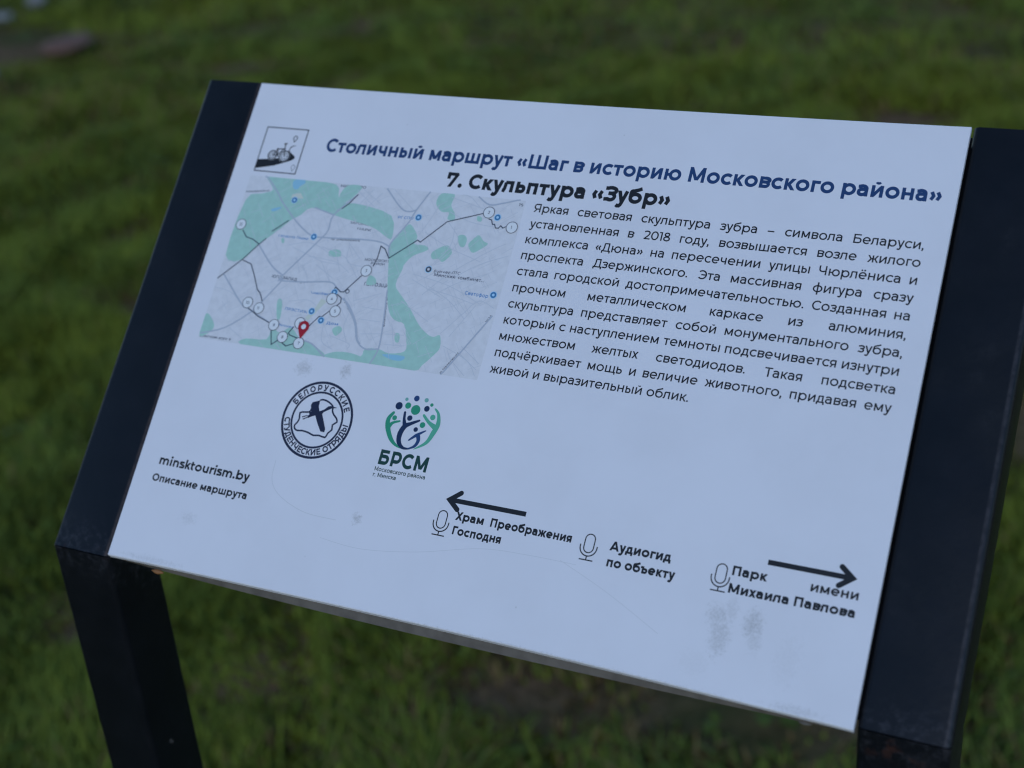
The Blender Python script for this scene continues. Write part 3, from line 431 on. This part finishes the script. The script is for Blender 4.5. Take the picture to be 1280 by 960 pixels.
# ---------------------------------------------------------------- the sign
sign = bpy.data.objects.new('information_sign', None); COL.objects.link(sign)
sign['label'] = 'tilted white information board with Cyrillic text and a map on a black steel frame'; sign['category'] = 'information sign'
def tube(x0, x1, mk, name, part):
    """square tube 40 mm with rounded corners; mk(x, d, end) places a profile point on either end"""
    r = .0036; D = .040; prof = []
    for (cx_, cd_, a0) in ((x1 - r, D - r, 0), (x0 + r, D - r, 90), (x0 + r, r, 180), (x1 - r, r, 270)):
        for i in range(6): a = math.radians(a0 + 18 * i); prof.append((cx_ + r * math.cos(a), cd_ + r * math.sin(a)))
    n = len(prof); vs = [mk(x, d, 0) for x, d in prof] + [mk(x, d, 1) for x, d in prof]
    fs = [(i, (i + 1) % n, n + (i + 1) % n, n + i) for i in range(n)] + [tuple(range(n))[::-1], tuple(range(n, 2 * n))]
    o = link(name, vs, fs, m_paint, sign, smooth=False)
    for p_ in o.data.polygons:
        if len(p_.vertices) == 4: p_.use_smooth = True
    ml = o.data.attributes.new('sharp_edge', 'BOOLEAN', 'EDGE')
    for e_ in o.data.edges:
        if (e_.vertices[0] < n) == (e_.vertices[1] < n): ml.data[e_.index].value = True
    o.matrix_world = BM; return o
NT = -.0028                                          # arm faces lie just under the board face
def arm_pt(y0):
    def f(x, d, end): return (x, .2985 if end else y0 + .41421 * d, NT - d)
    return f
def leg_pt(y0):
    def f(x, d, end):
        y, n = y0 + .41421 * d, NT - d
        if end:                                       # run straight down to the lawn
            hz = (BH + (y + n) * S2) + .05; y -= hz * S2; n -= hz * S2
        return (x, y, n)
    return f
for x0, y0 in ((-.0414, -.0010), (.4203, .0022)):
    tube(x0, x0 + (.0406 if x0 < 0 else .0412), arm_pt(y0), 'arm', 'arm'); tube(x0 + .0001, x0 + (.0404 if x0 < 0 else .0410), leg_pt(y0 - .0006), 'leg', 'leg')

# board: thin white face with slightly bowed edges over a grey core that shows below it
NX = 48; T0, T1 = 0., .420
def bow(t, a): return a * math.sin(math.pi * t) ** .8
def edge_lo(t): return .0003 + bow(t, .0019)
def edge_hi(t): return .2970 - bow(t, .0012)
bv = []; bf = []; mi = []
rows = [(lambda t: edge_lo(t) - .0008, -.0032), (lambda t: edge_lo(t) - .0002, -.0004), (lambda t: edge_lo(t) + .0003, 0), (lambda t: edge_hi(t) - .0003, 0), (lambda t: edge_hi(t), -.0004), (lambda t: edge_hi(t), -.0032)]
for fn_, z in rows:
    for i in range(NX + 1):
        t = i / NX; xo = 0
        bv.append((T0 + .0012 + (T1 - .0014) * t, fn_(t), z))
K = NX + 1
for r_ in range(5):
    for i in range(NX): bf.append((r_ * K + i, r_ * K + i + 1, (r_ + 1) * K + i + 1, (r_ + 1) * K + i)); mi.append(0)
for i in range(NX): bf.append((5 * K + i, 5 * K + i + 1, i + 1, i)); mi.append(1)
bf += [tuple(r_ * K for r_ in range(6))[::-1], tuple(r_ * K + NX for r_ in range(6))]; mi += [0, 0]
board = link('board', bv, bf, [m_face, m_core], sign, mi); board.matrix_world = BM
board['label'] = 'white printed face with smudges and scratches'
cv = []; cf = []
for i in range(NX + 1):
    t = i / NX; x = T0 + .003 + (T1 - .005) * t; lo = -.0002 - bow(t, .0033) * (1 - .25 * t)
    cv += [(x, edge_lo(t) - .0004, -.0034), (x, lo, -.0052), (x, lo + .0002, -.0085), (x, .290, -.0085), (x, .290, -.0034)]
for i in range(NX):
    for k in range(5): cf.append((i * 5 + k, i * 5 + (k + 1) % 5, (i + 1) * 5 + (k + 1) % 5, (i + 1) * 5 + k))
cf += [(4, 3, 2, 1, 0), tuple(NX * 5 + k for k in range(5))]
for xa, xb in ((-.0045, .0040), (.4150, .4240)):       # black strips added behind the board to make its side gaps dark
    vs = [(x, y, n) for n in (-.0088, -.0125) for x, y in ((xa, .006), (xb, .006), (xb, .2955), (xa, .2955))]
    o = link('dark_gap_strip', vs, [(0, 1, 2, 3), (7, 6, 5, 4), (0, 4, 5, 1), (1, 5, 6, 2), (2, 6, 7, 3), (3, 7, 4, 0)], m_paint, sign); o.matrix_world = BM
core = link('backing_plate', cv, cf, m_core, sign); core.matrix_world = BM
# ochre glue bead under the lower left corner, pale one at the lower right
for (x, l, c, lb) in ((.0330, .008, (.26, .11, .035), 'ochre dried glue bead'), (.3975, .006, (.12, .105, .085), 'cream dried glue bead')):
    mg = mat('dried_glue', c, .6); vs = []; fs = []
    for i in range(9):
        t = i / 8; rr = (.0013 if x < .1 else .0006) * math.sin(math.pi * max(.04, min(.96, t))) + .0002
        for k in range(8): a = k * math.pi / 4; vs.append((x + l * (t - .5), (-.0022 if x < .1 else -.0012) + rr * math.cos(a), -.0058 + rr * math.sin(a)))
    for i in range(8):
        for k in range(8): fs.append((i * 8 + k, i * 8 + (k + 1) % 8, (i + 1) * 8 + (k + 1) % 8, (i + 1) * 8 + k))
    fs += [tuple(range(8))[::-1], tuple(range(64, 72))]
    o = link('glue_bead', vs, fs, mg, sign, smooth=True); o.matrix_world = BM; o['label'] = lb

# ---------------------------------------------------------------- print on the board
# map
MX0, MX1, MY0, MY1 = 14.5, 195.5, 132.4, 236.2
def clip(poly):
    for ax, v, sg in ((0, MX0, 1), (0, MX1, -1), (1, MY0, 1), (1, MY1, -1)):
        out = []
        for i, p in enumerate(poly):
            q_ = poly[(i + 1) % len(poly)]; a = (p[ax] - v) * sg; b = (q_[ax] - v) * sg
            if a >= 0: out.append(p)
            if a * b < 0: t = a / (a - b); out.append((p[0] + (q_[0] - p[0]) * t, p[1] + (q_[1] - p[1]) * t))
        poly = out
    return poly
def tri(F, poly, m, dz):                             # concave polygon -> triangles
    from mathutils.geometry import tessellate_polygon
    for t in tessellate_polygon([[Vector((x, y, 0)) for x, y in poly]]): F.poly([poly[i] for i in t], m, dz)
def inside(pts): return [(min(MX1, max(MX0, x)), min(MY1, max(MY0, y))) for x, y in pts]
F = Flat(.05); F.poly([(MX0, MY0), (MX1, MY0), (MX1, MY1), (MX0, MY1)], MAPBASE)
for pl in PARKS: tri(F, clip(smooth(pl, 3, True)), PARKM, .04)
for pl in SANDS: tri(F, clip(pl), SANDM, .04)
for pl in WATERS: tri(F, clip(smooth(pl, 3, True)), WATERM, .07)
for pl in MINOR: F.line(inside(smooth(pl, 4)), .38, MINM, .10)
rr = random.Random(5)
for _ in range(420):                                 # faint street grid
    x, y = rr.uniform(20, 190), rr.uniform(136, 233); a = rr.choice((.55, -.95, .62, 2.2)) + rr.gauss(0, .12); l = rr.uniform(3, 11)
    F.line(inside([(x, y), (x + l * math.cos(a), y + l * math.sin(a))]), .22, MINM, .10)
for pl in ROADS: F.line(inside(smooth(pl, 4)), .85, ROADM, .13)
for (a, b, s, hgt_) in MAP_LABELS:
    d = math.dist(a, b); blue = s in ('РГ СПО', 'Светофор', 'Гвоздика Лидер', 'Хмелёвка', 'ПРЭСТИЖ', 'Дом', 'Сапего', 'Малиновка')
    ay = min(max(a[1] - .5, MY0 + .3), MY1 - 2.2)
    text(F, s, a[0], ay, hgt_ * 1.12, 122, MAPBLUE if blue else (ROUTEM if s in ('ПЕТРОВЩИНА', 'ЮГО-ЗАПАД') else MAPINK), width=d, dirv=((b[0] - a[0]) / d, (b[1] - a[1]) / d))
F.build('map_print', board, 'pale city map with green parks')
F = Flat(.24)
for i, pl in enumerate(ROUTES): F.line(pl, .55, ROUTEM)
for p_ in ((102.9, 171.8),): F.ring(p_, 1.1, .45, ROUTEM, n=20)
F.build('route_line', board)
for i, pc in enumerate(PINS):
    F = Flat(.27); F.disc(pc, 2.15, PALEBLUE, 0, 24); F.disc(pc, 1.75, PINK_ if i < 8 else MAPINK, .02, 24); F.disc(pc, .8, PALEBLUE if i < 8 else MAPBASE, .045, 16); F.build('map_marker', board)
for (pc, n_) in STOPS:
    F = Flat(.31); F.disc(pc, 3.3, WHITE, 0, 32); F.ring(pc, 3.3, .34, MAPINK, .02, 36); wd = .75 if len(n_) == 1 else 2.1
    text(F, n_, pc[0] - (.62 if len(n_) == 1 else 1.15), pc[1] - .85, 1.75, 105, MAPINK); 
    F.v = [(a, b, c + (.00004 if k >= 32 else 0)) for k, (a, b, c) in enumerate(F.v)]
    F.build('route_stop', board)
F = Flat(.42); c0 = (74.7, 164.3); pin = [(c0[0] + 3.5 * math.cos(math.radians(a)), c0[1] + 3.5 * math.sin(math.radians(a))) for a in range(-28, 209, 8)] + [(c0[0] - .05, c0[1] - 7.4)]
PINC = (82.0, 147.8)
pin = [(x - c0[0] + PINC[0], y - c0[1] + PINC[1]) for x, y in pin]; F.poly(pin, RED); F.disc(PINC, 1.55, WHITE, .03, 24); F.build('location_pin', board, 'red teardrop location pin on the map')

# headings
F = Flat(); text(F, 'Столичный маршрут «Шаг в историю Московского района»', 60.3, 255.4, 8.5, 150, NAVY, width=351.7, track=-24); F.build('route_title', board, 'navy heading line')
F = Flat(); text(F, '7. Скульптура «Зубр»', 144.3, 240.3, 8.9, 168, INK, width=131.8, track=-26); F.build('sculpture_title', board, 'bold black heading line')
LINES = ['Яркая световая скульптура зубра – символа Беларуси,', 'установленная в 2018 году, возвышается возле жилого', 'комплекса «Дюна» на пересечении улицы Чюрлёниса и',
         'проспекта Дзержинского. Эта массивная фигура сразу', 'стала городской достопримечательностью. Созданная на', 'прочном металлическом каркасе из алюминия,',
         'скульптура представляет собой монументального зубра,', 'который с наступлением темноты подсвечивается изнутри', 'множеством желтых светодиодов. Такая подсветка', 'подчёркивает мощь и величие животного, придавая ему']
for i, s in enumerate(LINES):
    F = Flat(); gp = justified(F, s, 201.5, 408.6, 230.0 - 9.235 * i + (.25 if i < 5 else 0), 4.9, 102, INK, 1.03); F.build('text_line', board); print('gap', i, round(gp, 2))
F = Flat(); wl = text(F, 'живой и выразительный облик.', 201.2, 137.6, 4.9, 100, INK, width=109.6, track=-10); F.build('text_line', board)
print('natural', layout('живой и выразительный облик.', 84)[1] * 4.45 / 700)
CAPS_ = [('minsktourism.by', 15.5, 56.0, 5.1, 150, 61.1), ('Описание маршрута', 14.2, 46.1, 4.3, 148, 64.2), ('Храм', 204.3, 57.6, 4.5, 162, 15.8), ('Преображения', 224.2, 57.6, 4.5, 162, 44.6), ('Господня', 204.6, 50.0, 4.5, 162, 27.3),
         ('Аудиогид', 289.3, 57.7, 4.7, 164, 31.4), ('по объекту', 289.6, 49.7, 4.7, 164, 34.8), ('Парк', 351.4, 57.5, 4.6, 162, 16.6), ('имени', 388.8, 57.2, 4.5, 138, 21.8), ('Михаила Павлова', 351.3, 49.0, 4.6, 162, 59.2)]
for s, x, y, cap, wt, wd in CAPS_:
    F = Flat(); text(F, s, x, y, cap, wt, INK, width=wd, track=-22); F.build('caption', board)
# microphones
for (mx, my, kk) in ((197.1, 0, 1.), (278.6, 2.6, 1.), (346.3, .7, 1.02)):
    F = Flat(); top = 61.1 + my; L = []
    r = 2.55; body = arc(mx, top - r, r, r, 0, 180, 12) + arc(mx, top - 9.3 + r, r, r, 180, 360, 12); F.line(body, .56, INK, closed=True)
    u = [(mx - 4.4, top - 5.6)] + arc(mx, top - 6.6, 4.4, 4.4, 180, 360, 20) + [(mx + 4.4, top - 5.6)]; F.line(u, .6, INK)
    F.line([(mx, top - 11), (mx, top - 13.0)], .6, INK); F.line([(mx - 3.6, top - 13.0), (mx + 3.6, top - 13.0)], .6, INK)
    F.build('microphone_icon', board)
# arrows
for (xa, xb, y, sg) in ((241.9, 198.4, 67.3, -1), (367.0, 406.6, 66.7, 1)):
    F = Flat(); F.line([(xa, y), (xb, y)], 2.5, INK)
    F.line([(xb - sg * 5.6, y + 4.4), (xb, y), (xb - sg * 5.6, y - 4.4)], 2.6, INK, .01); F.disc((xb - sg * 5.6, y + 4.4), 1.3, INK, .02); F.disc((xb - sg * 5.6, y - 4.4), 1.3, INK, .02)
    F.build('arrow', board, 'black arrow pointing left' if sg < 0 else 'black arrow pointing right')
# bicycle emblem
F = Flat(); F.line([(15.8, 239.5), (44.8, 239.4), (44.8, 268.1), (15.8, 268.2)], .62, INK, closed=True)
tri(F, smooth(ICON_ROAD[1:-1], 3) + [(16.2, 241.0), (16.1, 246.8)], INK, 0)
for c_, r_ in (((25.2, 250.2), 2.9), ((33.6, 250.2), 3.3)):
    F.disc(c_, r_ + .5, MAPBASE, .025); F.ring(c_, r_, .7, INK, .05); F.ring(c_, r_ * .62, .3, INK, .05)
    for k in range(6): F.line([c_, (c_[0] + r_ * math.cos(k * 1.047), c_[1] + r_ * math.sin(k * 1.047))], .14, MAPINK, .05)
for ln in ([(25.2, 250.2), (28.6, 250.6), (32.3, 255.2)], [(28.6, 250.6), (27.9, 254.4), (32.4, 254.8)], [(27.9, 254.4), (25.2, 250.2)], [(33.6, 250.2), (32.0, 257.6), (33.2, 258.4)], [(27.0, 254.6), (29.2, 254.5)], [(31.0, 258.0), (33.2, 258.4)], [(28.6, 250.6), (29.6, 249.4)]): F.line(ln, .6, INK, .08)
for (cx_, cy_) in ((37.5, 262.2), (42.0, 243.6)):
    F.line([(cx_ + 1.25 * math.cos(math.radians(a)), cy_ + 1.35 * math.sin(math.radians(a))) for a in range(-40, 221, 20)] + [(cx_, cy_ - 2.5)], .5 if cx_ < 40 else .26, INK if cx_ < 40 else MAPINK, .03, closed=True)
F.build('route_emblem', board, 'square emblem of a bicycle on a winding road')
# round emblem
CE = (107.6, 96.6); F = Flat(); F.ring(CE, 21.4, 1.4, EMB, n=96); F.ring(CE, 15.7, 1.15, EMB, n=80)
ring_text(F, 'БЕЛОРУССКИЕ', CE, 18.4, 3.6, 158, EMB, 158, 22); ring_text(F, 'СТУДЕНЧЕСКИЕ ОТРЯДЫ', CE, 18.4, 3.6, 158, EMB, 184, 359, inward=True)
F.line(smooth(COUNTRY, 2), .95, EMB, .01)
for pl in STORK: tri(F, pl, EMB, .03)
F.build('round_emblem', board, 'navy ring emblem with country outline and flying stork')
# youth union emblem
F = Flat()
for (c_, r_, k) in DOTS: F.disc(c_, r_, GRN[k])
for (k, pl, wd) in FIGURES:
    sp_ = smooth(pl, 5); n_ = len(sp_); ws_ = [float(np.interp(i / (n_ - 1) * (len(wd) - 1), range(len(wd)), wd)) for i in range(n_)]
    F.line(sp_, [x * .8 for x in ws_], GRN[k], .01); F.disc(sp_[0], ws_[0] * .4, GRN[k], .01, 12); F.disc(sp_[-1], ws_[-1] * .4, GRN[k], .01, 12)
text(F, 'БРСМ', 151.7, 78.8, 8.2, 165, GRN[5], width=29.0); text(F, 'Московского района', 150.8, 75.1, 2.3, 118, GRN[5], width=30.4); text(F, 'г. Минска', 150.8, 71.9, 2.3, 118, GRN[5], width=13.8)
F.build('youth_emblem', board, 'green and blue emblem of raised figures with dots')
F = Flat(.02)
for i, pl in enumerate(SCRATCHES): F.line(smooth(pl, 8), .30 if i else .4, SCRM)
F.build('scratch', board, 'fine grey scratches across the lower face')
